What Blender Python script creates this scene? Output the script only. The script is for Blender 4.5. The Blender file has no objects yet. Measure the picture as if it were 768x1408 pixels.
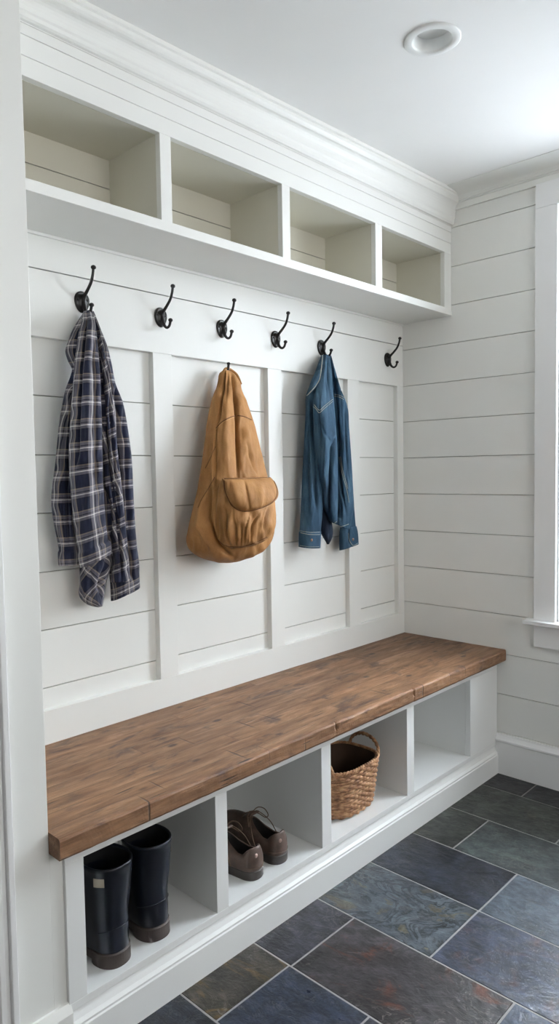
import bpy, bmesh, math, random
from mathutils import Vector, Matrix, noise
from mathutils.bvhtree import BVHTree
random.seed(7)
S = bpy.context.scene
COL = S.collection
PI = math.pi

# ------------------------------------------------------------------ camera
CX, CY, CZ = -2.7259, -1.7964, 1.2715
YAW, PIT, ROL, F, UX, UY = 0.8144, 0.0552, -0.0154, 968.446, 385.05, 702.77
C0 = Vector((CX, CY, CZ))
FW = Vector((math.sin(YAW)*math.cos(PIT), math.cos(YAW)*math.cos(PIT), -math.sin(PIT)))
_R = Vector((math.cos(YAW), -math.sin(YAW), 0)); _U = _R.cross(FW)
RT = _R*math.cos(ROL)+_U*math.sin(ROL); UP = -_R*math.sin(ROL)+_U*math.cos(ROL)
cd = bpy.data.cameras.new('camera'); cam = bpy.data.objects.new('camera', cd); COL.objects.link(cam)
cam.matrix_world = Matrix(((RT.x, UP.x, -FW.x, CX), (RT.y, UP.y, -FW.y, CY), (RT.z, UP.z, -FW.z, CZ), (0, 0, 0, 1)))
cd.sensor_fit = 'HORIZONTAL'; cd.sensor_width = 36; cd.lens = F/768*36; cd.clip_start = .02
cd.shift_x = (384-UX)/768; cd.shift_y = (UY-704)/768
S.camera = cam
S.view_settings.view_transform = 'Standard'; S.view_settings.look = 'None'
S.view_settings.gamma = 1; S.view_settings.use_curve_mapping = False
S.view_settings.exposure = 0.42

def ray(u, v): return FW + RT*((u-UX)/F) - UP*((v-UY)/F)
def at(u, v, ax, val):
    d = ray(u, v); return C0 + d*((val-C0[ax])/d[ax])
def pj(p):
    d = Vector(p)-C0; D = d.dot(FW); return UX+F*d.dot(RT)/D, UY-F*d.dot(UP)/D

# ------------------------------------------------------------------ helpers
def tag(o, label=None, cat=None, group=None, kind=None):
    if label: o['label'] = label
    if cat: o['category'] = cat
    if group: o['group'] = group
    if kind: o['kind'] = kind
    return o
def empty(name, loc=(0, 0, 0), rz=0):
    o = bpy.data.objects.new(name, None); o.empty_display_size = .05
    COL.objects.link(o); o.location = loc; o.rotation_euler = (0, 0, rz); return o
def obj(name, bm, mats, parent=None, bevel=0, smooth=False, sub=0, local=False):
    """link a bmesh; geometry is in world coordinates unless local"""
    me = bpy.data.meshes.new(name)
    bmesh.ops.recalc_face_normals(bm, faces=bm.faces)
    bm.to_mesh(me); bm.free()
    if not isinstance(mats, (list, tuple)): mats = [mats]
    for m in mats: me.materials.append(m)
    o = bpy.data.objects.new(name, me); COL.objects.link(o)
    if smooth:
        me.polygons.foreach_set('use_smooth', [True]*len(me.polygons))
    if bevel:
        b = o.modifiers.new('bevel', 'BEVEL'); b.width = bevel; b.segments = 2; b.limit_method = 'ANGLE'; b.angle_limit = .7
    if sub:
        s = o.modifiers.new('sub', 'SUBSURF'); s.levels = s.render_levels = sub
    if parent:
        o.parent = parent
        if not local:
            M = Matrix.LocRotScale(parent.location, parent.rotation_euler, None)
            pp = parent.parent
            while pp:
                M = Matrix.LocRotScale(pp.location, pp.rotation_euler, None) @ M; pp = pp.parent
            me.transform(M.inverted())
    return o
def set_origin(o, loc):
    loc = Vector(loc); o.data.transform(Matrix.Translation(-loc)); o.location = loc
def bx(bm, x0, x1, y0, y1, z0, z1, mi=0):
    vs = [bm.verts.new((x, y, z)) for z in (z0, z1) for y in (y0, y1) for x in (x0, x1)]
    for f in ((0, 2, 3, 1), (4, 5, 7, 6), (0, 1, 5, 4), (2, 6, 7, 3), (0, 4, 6, 2), (1, 3, 7, 5)):
        bm.faces.new([vs[i] for i in f]).material_index = mi
def box(*a): bm = bmesh.new(); bx(bm, *a); return bm
def boxes(L):
    bm = bmesh.new()
    for a in L: bx(bm, *a)
    return bm
def prism(bm, prof, p0, p1, fn, mi=0):
    """sweep a 2-D profile; fn(a, b, t) -> point, t = 0 / 1 at the ends"""
    A = [bm.verts.new(fn(a, b, p0)) for a, b in prof]; B = [bm.verts.new(fn(a, b, p1)) for a, b in prof]
    n = len(prof)
    for i in range(n):
        bm.faces.new((A[i], A[(i+1) % n], B[(i+1) % n], B[i])).material_index = mi
    bm.faces.new(A).material_index = mi; bm.faces.new(B[::-1]).material_index = mi
def rings(bm, R, cap0=True, cap1=True, closed=True, uvs=None, mi=0):
    V = [[bm.verts.new(p) for p in r] for r in R]
    n = len(V[0]); uvl = bm.loops.layers.uv.verify() if uvs else None
    for i in range(len(V)-1):
        for j in range(n if closed else n-1):
            k = (j+1) % n
            f = bm.faces.new((V[i][j], V[i][k], V[i+1][k], V[i+1][j])); f.material_index = mi
            if uvs:
                for l, (a, b) in zip(f.loops, ((i, j), (i, j+1), (i+1, j+1), (i+1, j))):
                    l[uvl].uv = uvs(a, b)
    if closed and cap0: bm.faces.new(V[0][::-1]).material_index = mi
    if closed and cap1: bm.faces.new(V[-1]).material_index = mi
    return V
def smooth_path(P, k=6):
    P = [Vector(p) for p in P]; out = []
    for i in range(len(P)-1):
        a = P[max(i-1, 0)]; b = P[i]; c = P[i+1]; d = P[min(i+2, len(P)-1)]
        for s in range(k):
            t = s/k
            out.append(.5*((2*b)+(c-a)*t+(2*a-5*b+4*c-d)*t*t+(3*b-a-3*c+d)*t**3))
    out.append(P[-1]); return out
def tube(bm, P, r, n=10, mi=0, k=6, up=Vector((.3, .2, .93))):
    """tube along a smoothed path; r a number or a list per control point"""
    Q = smooth_path(P, k); m = len(Q)
    if isinstance(r, (int, float)): rr = [r]*m
    else:
        rr = []
        for i in range(m):
            t = i/(m-1)*(len(r)-1); a = min(int(t), len(r)-2); rr.append(r[a]+(r[a+1]-r[a])*(t-a))
    R = []; N = None
    for i, p in enumerate(Q):
        T = (Q[min(i+1, m-1)]-Q[max(i-1, 0)]).normalized()
        if N is None:
            N = T.cross(up)
            if N.length < .1: N = T.cross(Vector((1, 0, 0)))
        N = (N-T*N.dot(T)).normalized(); B = T.cross(N)
        R.append([p+(N*math.cos(a)+B*math.sin(a))*rr[i] for a in [2*PI*j/n for j in range(n)]])
    rings(bm, R, mi=mi)
def ball(bm, c, r, sc=(1, 1, 1), n=14):
    c = Vector(c); R = []
    for i in range(1, n//2):
        a = PI*i/(n//2)
        R.append([c+Vector((r*math.sin(a)*math.cos(b)*sc[0], r*math.sin(a)*math.sin(b)*sc[1], -r*math.cos(a)*sc[2])) for b in [2*PI*j/n for j in range(n)]])
    V = rings(bm, R, cap0=False, cap1=False)
    lo = bm.verts.new(c-Vector((0, 0, r*sc[2]))); hi = bm.verts.new(c+Vector((0, 0, r*sc[2])))
    for j in range(n):
        bm.faces.new((lo, V[0][(j+1) % n], V[0][j])); bm.faces.new((hi, V[-1][j], V[-1][(j+1) % n]))
def interp(rows, v):
    if v <= rows[0][0]: return rows[0][1:]
    if v >= rows[-1][0]: return rows[-1][1:]
    for i in range(len(rows)-1):
        a, b = rows[i], rows[i+1]
        if a[0] <= v <= b[0]:
            p = rows[i-1] if i else a; q = rows[i+2] if i+2 < len(rows) else b
            h = b[0]-a[0]; t = (v-a[0])/h; out = []
            for k in range(1, len(a)):
                m0 = (b[k]-p[k])/(b[0]-p[0]) if b[0] != p[0] else 0
                m1 = (q[k]-a[k])/(q[0]-a[0]) if q[0] != a[0] else 0
                out.append((2*t**3-3*t*t+1)*a[k]+(t**3-2*t*t+t)*h*m0+(-2*t**3+3*t*t)*b[k]+(t**3-t*t)*h*m1)
            return out
def lin(x, P):
    if x <= P[0][0]: return P[0][1]
    for (a, b), (c, d) in zip(P, P[1:]):
        if x <= c: return b+(d-b)*(x-a)/(c-a)
    return P[-1][1]

# ------------------------------------------------------------------ materials
def srgb(r, g, b):
    f = lambda c: ((c/255+.055)/1.055)**2.4 if c > 10 else c/255/12.92
    return (f(r), f(g), f(b), 1)
class N:
    def __init__(s, name):
        s.m = bpy.data.materials.new(name); s.m.use_nodes = True; s.t = s.m.node_tree
        s.b = s.t.nodes['Principled BSDF']
    def n(s, typ, **k):
        x = s.t.nodes.new('ShaderNode'+typ)
        for a, b in k.items():
            if a.startswith('i_'): x.inputs[a[2:].replace('_', ' ')].default_value = b
            elif isinstance(b, bpy.types.NodeSocket) or a[0].isdigit(): pass
            else: setattr(x, a, b)
        return x
    def l(s, a, b): s.t.links.new(a, b)
    def ramp(s, src, stops, interp='LINEAR'):
        r = s.t.nodes.new('ShaderNodeValToRGB'); r.color_ramp.interpolation = interp
        e = r.color_ramp.elements
        e[0].position, e[0].color = stops[0][0], stops[0][1]
        e[1].position, e[1].color = stops[-1][0], stops[-1][1]
        for p, c in stops[1:-1]:
            q = e.new(p); q.color = c
        s.l(src, r.inputs[0]); return r.outputs[0]
    def math(s, op, a, b=None):
        x = s.t.nodes.new('ShaderNodeMath'); x.operation = op
        for i, v in enumerate((a, b)):
            if v is None: continue
            if isinstance(v, (int, float)): x.inputs[i].default_value = v
            else: s.l(v, x.inputs[i])
        return x.outputs[0]
    def mix(s, fac, a, b, mode='MIX'):
        x = s.t.nodes.new('ShaderNodeMix'); x.data_type = 'RGBA'; x.blend_type = mode
        for i, v in ((0, fac), (6, a), (7, b)):
            if isinstance(v, (int, float, tuple)): x.inputs[i].default_value = v
            else: s.l(v, x.inputs[i])
        return x.outputs[2]
    def mapping(s, scale=(1, 1, 1), rot=(0, 0, 0), coord='Object'):
        c = s.t.nodes.new('ShaderNodeTexCoord'); m = s.t.nodes.new('ShaderNodeMapping')
        m.inputs['Scale'].default_value = scale; m.inputs['Rotation'].default_value = rot
        s.l(c.outputs[coord], m.inputs[0]); return m.outputs[0]
    def noise(s, vec, scale, detail=4, rough=.5, dist=0, out=0):
        x = s.t.nodes.new('ShaderNodeTexNoise'); s.l(vec, x.inputs['Vector'])
        x.inputs['Scale'].default_value = scale; x.inputs['Detail'].default_value = detail
        x.inputs['Roughness'].default_value = rough; x.inputs['Distortion'].default_value = dist
        return x.outputs[out]
    def bump(s, h, strength=.3, dist=.01, nrm=None):
        x = s.t.nodes.new('ShaderNodeBump'); x.inputs['Strength'].default_value = strength
        x.inputs['Distance'].default_value = dist; s.l(h, x.inputs['Height'])
        if nrm: s.l(nrm, x.inputs['Normal'])
        s.l(x.outputs[0], s.b.inputs['Normal']); return x.outputs[0]
    def col(s, c):
        if isinstance(c, tuple): s.b.inputs['Base Color'].default_value = c
        else: s.l(c, s.b.inputs['Base Color'])
    def set(s, **k):
        for a, v in k.items():
            i = s.b.inputs[a.replace('_', ' ')]
            if isinstance(v, bpy.types.NodeSocket): s.l(v, i)
            else: i.default_value = v
        return s

def paint(name, c, rough=.42, bump=.04):
    m = N(name); v = m.mapping()
    n = m.noise(v, 3, 3); m.col(m.mix(.05, c, m.ramp(n, [(.3, (.6, .6, .6, 1)), (.7, (1, 1, 1, 1))])))
    m.set(Roughness=rough); m.bump(m.noise(v, 160, 2), bump, .002); return m.m
PAINT = paint('white_satin_paint', (.785, .785, .755, 1))
CABP = paint('white_cabinet_paint', (.78, .785, .775, 1), .38)
CEILP = paint('matt_ceiling_paint', (.87, .87, .86, 1), .8)
BOXSHADE = paint('shaded_cubby_paint', (.62, .595, .51, 1), .5)  # white paint darkened and warmed with the cubbies' shade and bounce light
TRIMW = paint('white_window_paint', (.82, .82, .82, 1), .35)
def simple(name, c, rough=.5, metal=0, bump=0, scale=100, spec=.5, vary=.15):
    m = N(name); v = m.mapping(); n = m.noise(v, scale*.2, 4)
    m.col(m.mix(vary, c, m.mix(1.0, c, m.ramp(n, [(.3, (.3, .3, .3, 1)), (.7, (1.6, 1.6, 1.6, 1))]), 'MULTIPLY')))
    m.set(Roughness=rough, Metallic=metal); m.b.inputs['Specular IOR Level'].default_value = spec
    if bump: m.bump(m.noise(v, scale, 4), bump, .002)
    return m.m
IRON = simple('black_iron', (.012, .011, .010, 1), .38, .3, .15, 300)
RUBBER = simple('navy_rubber', (.005, .007, .013, 1), .36, 0, .03, 40)
RUBBERIN = simple('boot_lining', (.006, .006, .008, 1), .9)
SOLE = simple('brown_rubber_sole', (.040, .028, .024, 1), .6, 0, .2, 200)
SHOESOLE = simple('dark_shoe_sole', (.035, .028, .025, 1), .6, 0, .2, 200)
LEATHER = simple('brown_leather', (.075, .046, .034, 1), .5, 0, .25, 250, vary=.4)
LINING = simple('dark_shoe_lining', (.01, .008, .007, 1), .9)
LACE = simple('tan_lace', (.11, .07, .045, 1), .8, 0, .2, 500)
LOGO = simple('pale_heel_mark', (.30, .20, .17, 1), .45)
CREAM = simple('cream_label', (.36, .31, .24, 1), .5)
GROUT = simple('grey_grout', (.28, .27, .26, 1), .85, 0, .2, 300)
GAP = simple('shadow_gap_paint', (.34, .34, .31, 1), .8)
LENS = simple('frosted_lamp_lens', (.8, .81, .8, 1), .4, vary=.02)

def wood():
    m = N('reclaimed_wood')
    v = m.mapping((1, 1, 1))
    wv = m.n('VectorMath', operation='SCALE'); m.l(m.noise(m.mapping((1.2, 6, 6)), 1.5, 2, out=1), wv.inputs[0]); wv.inputs['Scale'].default_value = .012
    vw = m.n('VectorMath', operation='ADD'); m.l(v, vw.inputs[0]); m.l(wv.outputs[0], vw.inputs[1])
    br = m.n('TexBrick'); m.l(vw.outputs[0], br.inputs['Vector'])
    br.offset = .41; br.offset_frequency = 2; br.squash = 1.6; br.squash_frequency = 3
    br.inputs['Color1'].default_value = (0, 0, 0, 1); br.inputs['Color2'].default_value = (1, 1, 1, 1); br.inputs['Mortar'].default_value = (.5, .5, .5, 1)
    br.inputs['Scale'].default_value = 1; br.inputs['Mortar Size'].default_value = .0011; br.inputs['Mortar Smooth'].default_value = .5
    br.inputs['Brick Width'].default_value = .95; br.inputs['Row Height'].default_value = .062
    add = m.n('VectorMath', operation='ADD'); m.l(v, add.inputs[0])
    sc = m.n('VectorMath', operation='SCALE'); m.l(br.outputs['Color'], sc.inputs[0]); sc.inputs['Scale'].default_value = 3.1
    m.l(sc.outputs[0], add.inputs[1])
    mp = m.n('Mapping'); mp.inputs['Scale'].default_value = (1.8, 11, 14); m.l(add.outputs[0], mp.inputs[0])
    g = m.noise(mp.outputs[0], 2.2, 9, .66, .7)
    mp2 = m.n('Mapping'); mp2.inputs['Scale'].default_value = (7, 110, 110); m.l(add.outputs[0], mp2.inputs[0])
    fine = m.noise(mp2.outputs[0], 2.5, 6, .65)
    c = m.ramp(g, [(.22, srgb(92, 66, 46)), (.40, srgb(128, 96, 68)), (.54, srgb(148, 114, 84)), (.68, srgb(170, 138, 108)), (.82, srgb(122, 90, 64))])
    c = m.mix(.5, c, m.ramp(fine, [(.32, srgb(80, 60, 46)), (.68, srgb(176, 160, 148))]), 'OVERLAY')
    c = m.mix(.35, c, m.ramp(br.outputs['Color'], [(0, (.50, .47, .45, 1)), (1, (1.0, 1.0, 1.0, 1))]), 'MULTIPLY')
    bl = m.noise(m.mapping((1.3, 3.2, 3.2)), 1.9, 5, .6)                          # broad tone changes along the boards
    c = m.mix(.55, c, m.ramp(bl, [(.35, (.46, .42, .40, 1)), (.62, (1.0, 1.0, 1.0, 1))]), 'MULTIPLY')
    st = m.noise(m.mapping((3.5, 9, 9)), 2.0, 5, .65, .4)                          # dark stains
    c = m.mix(m.ramp(st, [(.545, (0, 0, 0, 1)), (.66, (.9, .9, .9, 1))]), c, srgb(66, 46, 36))
    vo = m.n('TexVoronoi'); vo.feature = 'F1'; m.l(m.mapping((7, 13, 13)), vo.inputs['Vector']); vo.inputs['Scale'].default_value = 1.0
    knot = m.ramp(vo.outputs['Distance'], [(.07, (.9, .9, .9, 1)), (.15, (0, 0, 0, 1))])
    c = m.mix(knot, c, srgb(40, 26, 19))
    # short saw marks and checks lying across and along the boards
    crk = None
    for sc_, rot, thr in (((34, 2.4, 2.4), 0, .055), ((3.2, 42, 42), 0, .06), ((5.5, 60, 60), .5, .05)):
        vc = m.n('TexVoronoi'); vc.feature = 'F1'; m.l(m.mapping(sc_, (0, 0, rot*.4)), vc.inputs['Vector']); vc.inputs['Scale'].default_value = 1.0; vc.inputs['Randomness'].default_value = 1
        k = m.ramp(vc.outputs['Distance'], [(thr, (1, 1, 1, 1)), (thr+.07, (0, 0, 0, 1))])
        crk = k if crk is None else m.math('MAXIMUM', crk, k)
    c = m.mix(m.math('MULTIPLY', crk, .85), c, srgb(34, 22, 16))
    c = m.mix(m.math('MULTIPLY', br.outputs['Fac'], .75), c, srgb(50, 33, 24))
    m.col(c)
    m.set(Roughness=m.ramp(g, [(.3, (.60, .60, .60, 1)), (.7, (.42, .42, .42, 1))])); m.b.inputs['Specular IOR Level'].default_value = .35
    h = m.math('SUBTRACT', m.math('ADD', g, m.math('MULTIPLY', fine, .5)), m.math('ADD', m.math('MULTIPLY', br.outputs['Fac'], .5), m.math('MULTIPLY', crk, .6)))
    m.bump(h, .45, .004); return m.m
WOOD = wood()

def slate(name, base, dark, light, accent=None, acc=(.6, .72), vein=.25, blobs=False, rough=.27):
    m = N(name)
    tc = m.n('TexCoord'); at_ = m.n('Attribute', attribute_name='tile')
    ad = m.n('VectorMath', operation='ADD'); m.l(tc.outputs['Object'], ad.inputs[0]); m.l(at_.outputs['Vector'], ad.inputs[1])
    mp = m.n('Mapping'); mp.inputs['Scale'].default_value = (1.5, 1, 1); mp.inputs['Rotation'].default_value = (0, 0, .5); m.l(ad.outputs[0], mp.inputs[0]); v = mp.outputs[0]
    big = m.noise(v, 3.2, 6, .6, 1.2); fine = m.noise(v, 22, 8, .68, .4)
    c = m.ramp(big, [(.32, dark), (.5, base), (.68, light)])
    c = m.mix(.65, c, m.ramp(fine, [(.32, (.08, .08, .08, 1)), (.68, (.92, .92, .92, 1))]), 'OVERLAY')
    if accent:
        a = m.noise(v, 4.3, 5, .65, 1.8)
        c = m.mix(m.ramp(a, [(acc[0], (0, 0, 0, 1)), (acc[1], (.8, .8, .8, 1))]), c, accent)
    if blobs:
        w = m.noise(v, 6.4, 6, .6, 1.0)
        c = m.mix(.75, c, m.ramp(w, [(.34, srgb(112, 104, 82)), (.385, srgb(118, 112, 92)), (.40, srgb(84, 94, 104)), (.455, srgb(98, 110, 120)), (.462, srgb(44, 50, 58)), (.50, srgb(52, 58, 68)), (.51, srgb(108, 120, 132)), (.58, srgb(92, 104, 114)), (.59, srgb(52, 54, 58)), (.63, srgb(84, 92, 98)), (.64, srgb(126, 116, 84))]))
    c = m.mix(1.0, c, m.ramp(m.noise(v, 14, 10, .75, .8), [(.34, (.35, .35, .35, 1)), (.5, (.9, .9, .9, 1)), (.66, (1.5, 1.5, 1.5, 1))]), 'MULTIPLY')
    # pale hair-line veins
    vn = m.noise(v, 9, 9, .7, 1.6)
    rv = m.ramp(vn, [(.488, (0, 0, 0, 1)), (.5, (1, 1, 1, 1)), (.512, (0, 0, 0, 1))])
    c = m.mix(m.math('MULTIPLY', m.math('MULTIPLY', rv, m.ramp(m.noise(v, 5, 3), [(.45, (0, 0, 0, 1)), (.6, (1, 1, 1, 1))])), min(1, vein*2.2)), c, srgb(170, 165, 158))
    c = m.mix(1.0, c, (.47, .46, .45, 1), 'MULTIPLY'); m.col(c)
    m.set(Roughness=m.ramp(fine, [(.3, (rough+.16,)*3+(1,)), (.7, (rough,)*3+(1,))])); m.b.inputs['Specular IOR Level'].default_value = .38
    ridge = m.math('ABSOLUTE', m.math('SUBTRACT', m.noise(v, 9, 5, .6, 1.0), .5))
    m.bump(m.math('ADD', m.math('MULTIPLY', ridge, 1.0), m.math('ADD', m.math('MULTIPLY', big, 1.4), m.math('MULTIPLY', fine, .8))), .55, .005); return m.m
sg = srgb
SL = dict(
    char=slate('slate_charcoal', sg(52, 54, 58), sg(38, 39, 42), sg(62, 65, 68), vein=.1),
    green=slate('slate_green_grey', sg(66, 72, 68), sg(46, 50, 48), sg(84, 90, 84), sg(100, 92, 74), (.62, .76)),
    greenblue=slate('slate_green_blue', sg(72, 82, 84), sg(54, 62, 64), sg(96, 108, 106), sg(118, 132, 126), (.64, .74)),
    navy=slate('slate_navy', sg(40, 46, 60), sg(28, 32, 42), sg(54, 62, 78), vein=.12),
    bluegrey=slate('slate_blue_grey', sg(84, 96, 110), sg(60, 70, 82), sg(110, 122, 136)),
    blob=slate('slate_mottled', sg(80, 90, 98), sg(56, 62, 68), sg(104, 110, 110), sg(104, 96, 72), (.60, .68), blobs=True),
    purple=slate('slate_purple_navy', sg(58, 66, 86), sg(42, 48, 64), sg(80, 90, 112), sg(92, 54, 48), (.56, .70)),
    plum=slate('slate_plum', sg(58, 58, 68), sg(42, 42, 50), sg(74, 76, 88)),
    rust=slate('slate_rust_brown', sg(60, 56, 58), sg(42, 38, 40), sg(78, 76, 80), sg(118, 62, 36), (.54, .64), .5),
    blue=slate('slate_blue', sg(54, 64, 84), sg(40, 48, 64), sg(86, 98, 118), vein=.3),
    olive=slate('slate_olive', sg(72, 66, 56), sg(52, 48, 44), sg(60, 68, 82), sg(136, 112, 62), (.53, .61), .5),
)

def plaid():
    m = N('navy_plaid_flannel')
    uv = m.n('UVMap'); sp = m.n('SeparateXYZ'); m.l(uv.outputs[0], sp.inputs[0])
    nv, bk, gr, cr, tn = sg(26, 30, 50), sg(8, 9, 14), sg(112, 108, 112), sg(236, 230, 218), sg(160, 144, 120)
    def st(s, P, ph):
        f = m.math('FRACT', m.math('ADD', m.math('MULTIPLY', s, 1/P), ph))
        return m.ramp(f, [(0, nv), (.37, nv), (.38, bk), (.40, bk), (.41, gr), (.52, gr), (.53, cr), (.565, cr), (.575, gr), (.63, gr), (.64, bk), (.67, bk), (.68, gr), (.79, gr), (.80, tn), (.825, tn), (.835, gr), (.86, bk), (.875, bk), (.885, nv), (1, nv)], 'LINEAR')
    a = st(sp.outputs[0], .064, .1); b = st(sp.outputs[1], .060, .0)
    c = m.mix(.5, a, b)
    tw = m.noise(uv.outputs[0], 900, 2); c = m.mix(.25, c, m.ramp(tw, [(.3, (.2, .2, .2, 1)), (.7, (.8, .8, .8, 1))]), 'OVERLAY')
    c = m.mix(1.0, c, (.86, .86, .90, 1), 'MULTIPLY')
    m.col(c); m.set(Roughness=.9); m.b.inputs['Specular IOR Level'].default_value = .2; m.b.inputs['Sheen Weight'].default_value = .15
    m.bump(m.noise(m.mapping(), 60, 4), .25, .004); return m.m
PLAID = plaid()
def cloth_mat(name, c, dark, light, rough=.85, wr=28, tw=700, vstretch=.35):
    m = N(name); v = m.mapping((1, 1, vstretch))
    n = m.noise(v, 14, 6, .6, .5); f = m.noise(m.mapping(), tw, 2)
    k = m.ramp(n, [(.3, dark), (.5, c), (.72, light)])
    k = m.mix(.25, k, m.ramp(f, [(.3, (.2, .2, .2, 1)), (.7, (.8, .8, .8, 1))]), 'OVERLAY')
    m.col(k); m.set(Roughness=rough); m.b.inputs['Specular IOR Level'].default_value = .25
    m.bump(m.noise(m.mapping((1, 1, .5)), wr, 4, .55, .6), .5, .006); return m.m
CANVAS = cloth_mat('tan_waxed_canvas', sg(142, 100, 56), sg(122, 84, 45), sg(158, 114, 68), .72)
CANVSEAM = cloth_mat('dark_canvas_binding', sg(96, 62, 34), sg(80, 50, 28), sg(110, 74, 42))
CANVSTI = simple('tan_thread', sg(186, 140, 90), .8)
DENIM = cloth_mat('blue_denim', sg(42, 68, 88), sg(29, 49, 68), sg(70, 97, 115), .85, 34, 900)
DENIMDK = cloth_mat('navy_denim_inside', sg(26, 36, 52), sg(20, 28, 40), sg(34, 46, 64), .9)
THREAD = simple('pale_topstitch', sg(150, 150, 140), .8)
WICKER = None
def wicker():
    m = N('woven_water_hyacinth'); v = m.mapping()
    n = m.noise(v, 45, 4); c = m.ramp(n, [(.3, sg(104, 68, 42)), (.5, sg(152, 110, 76)), (.7, sg(184, 146, 108))])
    f = m.noise(m.mapping((1, 1, 4)), 220, 3); c = m.mix(.4, c, m.ramp(f, [(.3, (.2, .2, .2, 1)), (.7, (.8, .8, .8, 1))]), 'OVERLAY')
    m.col(c); m.set(Roughness=.7); m.bump(f, .6, .002); return m.m
WICKER = wicker()
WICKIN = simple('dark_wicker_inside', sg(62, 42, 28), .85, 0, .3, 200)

# ------------------------------------------------------------------ measurements
BT, BB = .525, .478            # bench top, underside
YB = -.4954                    # bench front
YC = -.4566                    # cabinet face
YP, XL = -.4485, -2.0206       # post face, its right edge
YS = -.2453                    # shelf unit face
XF, YF = -3.75, -3.7           # far walls behind the camera
def ceil_z(x): return 2.38+.0225*(x+1.9)

# ------------------------------------------------------------------ floor: running-bond slate tiles in one mesh
bm = bmesh.new(); lay = bm.verts.layers.float_vector.new('tile')
floor_mats = list(SL.values())+[GROUT]; names = list(SL.keys())
xb = [.02, -.1548, -.4106, -.6665, -.917, -1.181, -1.448, -1.700]
while xb[-1] > XF: xb.append(xb[-1]-.258)
joint = {0: [-.6325], 1: [-.868], 2: [-.626], 3: [-.852], 4: [-.851], 5: [-.604, -1.083], 6: [-.598, -.852], 7: [-.83]}
kinds = {0: ['char', 'char', 'navy'], 1: ['green', 'greenblue', 'navy'], 2: ['green', 'greenblue', 'bluegrey'], 3: ['navy', 'bluegrey', 'blue'],
         4: ['blob', 'purple', 'blue'], 5: ['plum', 'rust', 'blue'], 6: ['olive', 'blue', 'plum'], 7: ['navy', 'rust', 'blue']}
for r in range(len(xb)-1):
    x1, x0 = xb[r], xb[r+1]
    J = joint.get(r, [-.6-random.random()*.4])[:]; ys = [.05]+J
    while ys[-1] > YF: ys.append(ys[-1]-.50)
    for k in range(len(ys)-1):
        g = .0017; off = Vector((random.uniform(-9, 9), random.uniform(-9, 9), random.uniform(-9, 9)))
        kk = kinds[r][k] if r in kinds and k < len(kinds[r]) else random.choice(names)
        a, b, c, d = x0+g, x1-g, ys[k+1]+g, ys[k]-g; e = .0018
        n0 = len(bm.verts)
        top = [bm.verts.new(p) for p in ((a+e, c+e, 0), (b-e, c+e, 0), (b-e, d-e, 0), (a+e, d-e, 0))]
        bot = [bm.verts.new(p) for p in ((a, c, -.003), (b, c, -.003), (b, d, -.003), (a, d, -.003))]
        for vv in top+bot: vv[lay] = off
        mi = names.index(kk)
        bm.faces.new(top).material_index = mi
        for i in range(4): bm.faces.new((bot[i], bot[(i+1) % 4], top[(i+1) % 4], top[i])).material_index = mi
bx(bm, XF-.1, .1, YF-.1, .1, -.12, -.0012, len(names))
tag(obj('floor', bm, floor_mats), kind='structure')

# ------------------------------------------------------------------ ceiling
bm = bmesh.new()
prism(bm, [(XF-.15, ceil_z(XF-.15)), (.15, ceil_z(.15)), (.15, ceil_z(.15)+.12), (XF-.15, ceil_z(XF-.15)+.12)], YF-.15, .15, lambda a, b, t: (a, t, b))
ceiling = tag(obj('ceiling', bm, CEILP), kind='structure')

# ------------------------------------------------------------------ back wall with shiplap recesses, rails and stiles
bm = bmesh.new()
T = .022
bx(bm, XL-.2, .1, T+.008, .15, 0, 2.6, 1)                       # solid behind, seen in the gaps
gz = [.35, .5137, .677, .8408, 1.0032, 1.1677, 1.3292, 1.4923, 1.66]
for a, b in zip(gz, gz[1:]): bx(bm, XL-.15, 0, T, T+.012, a+.0013, b-.0013)
st = [(-2.2, -2.16), (-1.3863, -1.3135), (-.8769, -.8045), (-.4075, -.3289), (-.0459, 0)]
for a, b in st: bx(bm, a, b, 0, T+.001, .6192, 1.6485)
bx(bm, XL-.15, 0, 0, T+.001, .40, .619)                          # bottom rail
bx(bm, XL-.15, 0, 0, T+.012, 1.6487, 1.8291)                     # hook rail
bx(bm, XL-.15, 0, 0, T+.012, 1.8319, 2.0993)                     # boards above
bx(bm, XL-.15, 0, 0, T+.012, 2.1018, 2.5)
bx(bm, XL-.15, 0, T+.002, T+.012, 0, .62)
wb = tag(obj('wall_back', bm, [PAINT, GAP], bevel=.0012), kind='structure')
tag(obj('trim_1', box(XL-.1, 0, -.006, .0, 1.9185, 1.9267), PAINT, bevel=.001), kind='structure')   # cleat under the shelf unit

# ------------------------------------------------------------------ right wall with window opening
WY0, WY1, WZ0, WZ1 = -.705, -1.60, .69, 2.2686
bm = bmesh.new()
for a in ((.010, .16, WY0, .15, 0, 2.6), (.010, .16, YF-.15, WY1, 0, 2.6), (.010, .16, WY1, WY0, 0, WZ0), (.010, .16, WY1, WY0, WZ1, 2.6)): bx(bm, *a, 1)
gz = [0, .172, .3343, .5038, .6703, .8355, .9989, 1.1646, 1.3269, 1.4897, 1.6499, 1.8112, 1.9712, 2.1317, 2.2933, 2.5]
for a, b in zip(gz, gz[1:]):
    za, zb_ = a+.0013, b-.0013
    for y0, y1 in ((WY0-.001, .02), (YF, WY1+.001)):
        bx(bm, 0, .012, y0, y1, za, zb_)
    if zb_ < WZ0+.02: bx(bm, 0, .012, WY1, WY0, za, min(zb_, WZ0))
    if za > WZ1-.1: bx(bm, 0, .012, WY1, WY0, max(za, WZ1), zb_)
wr = tag(obj('wall_right', bm, [PAINT, GAP]), kind='structure')
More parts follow.
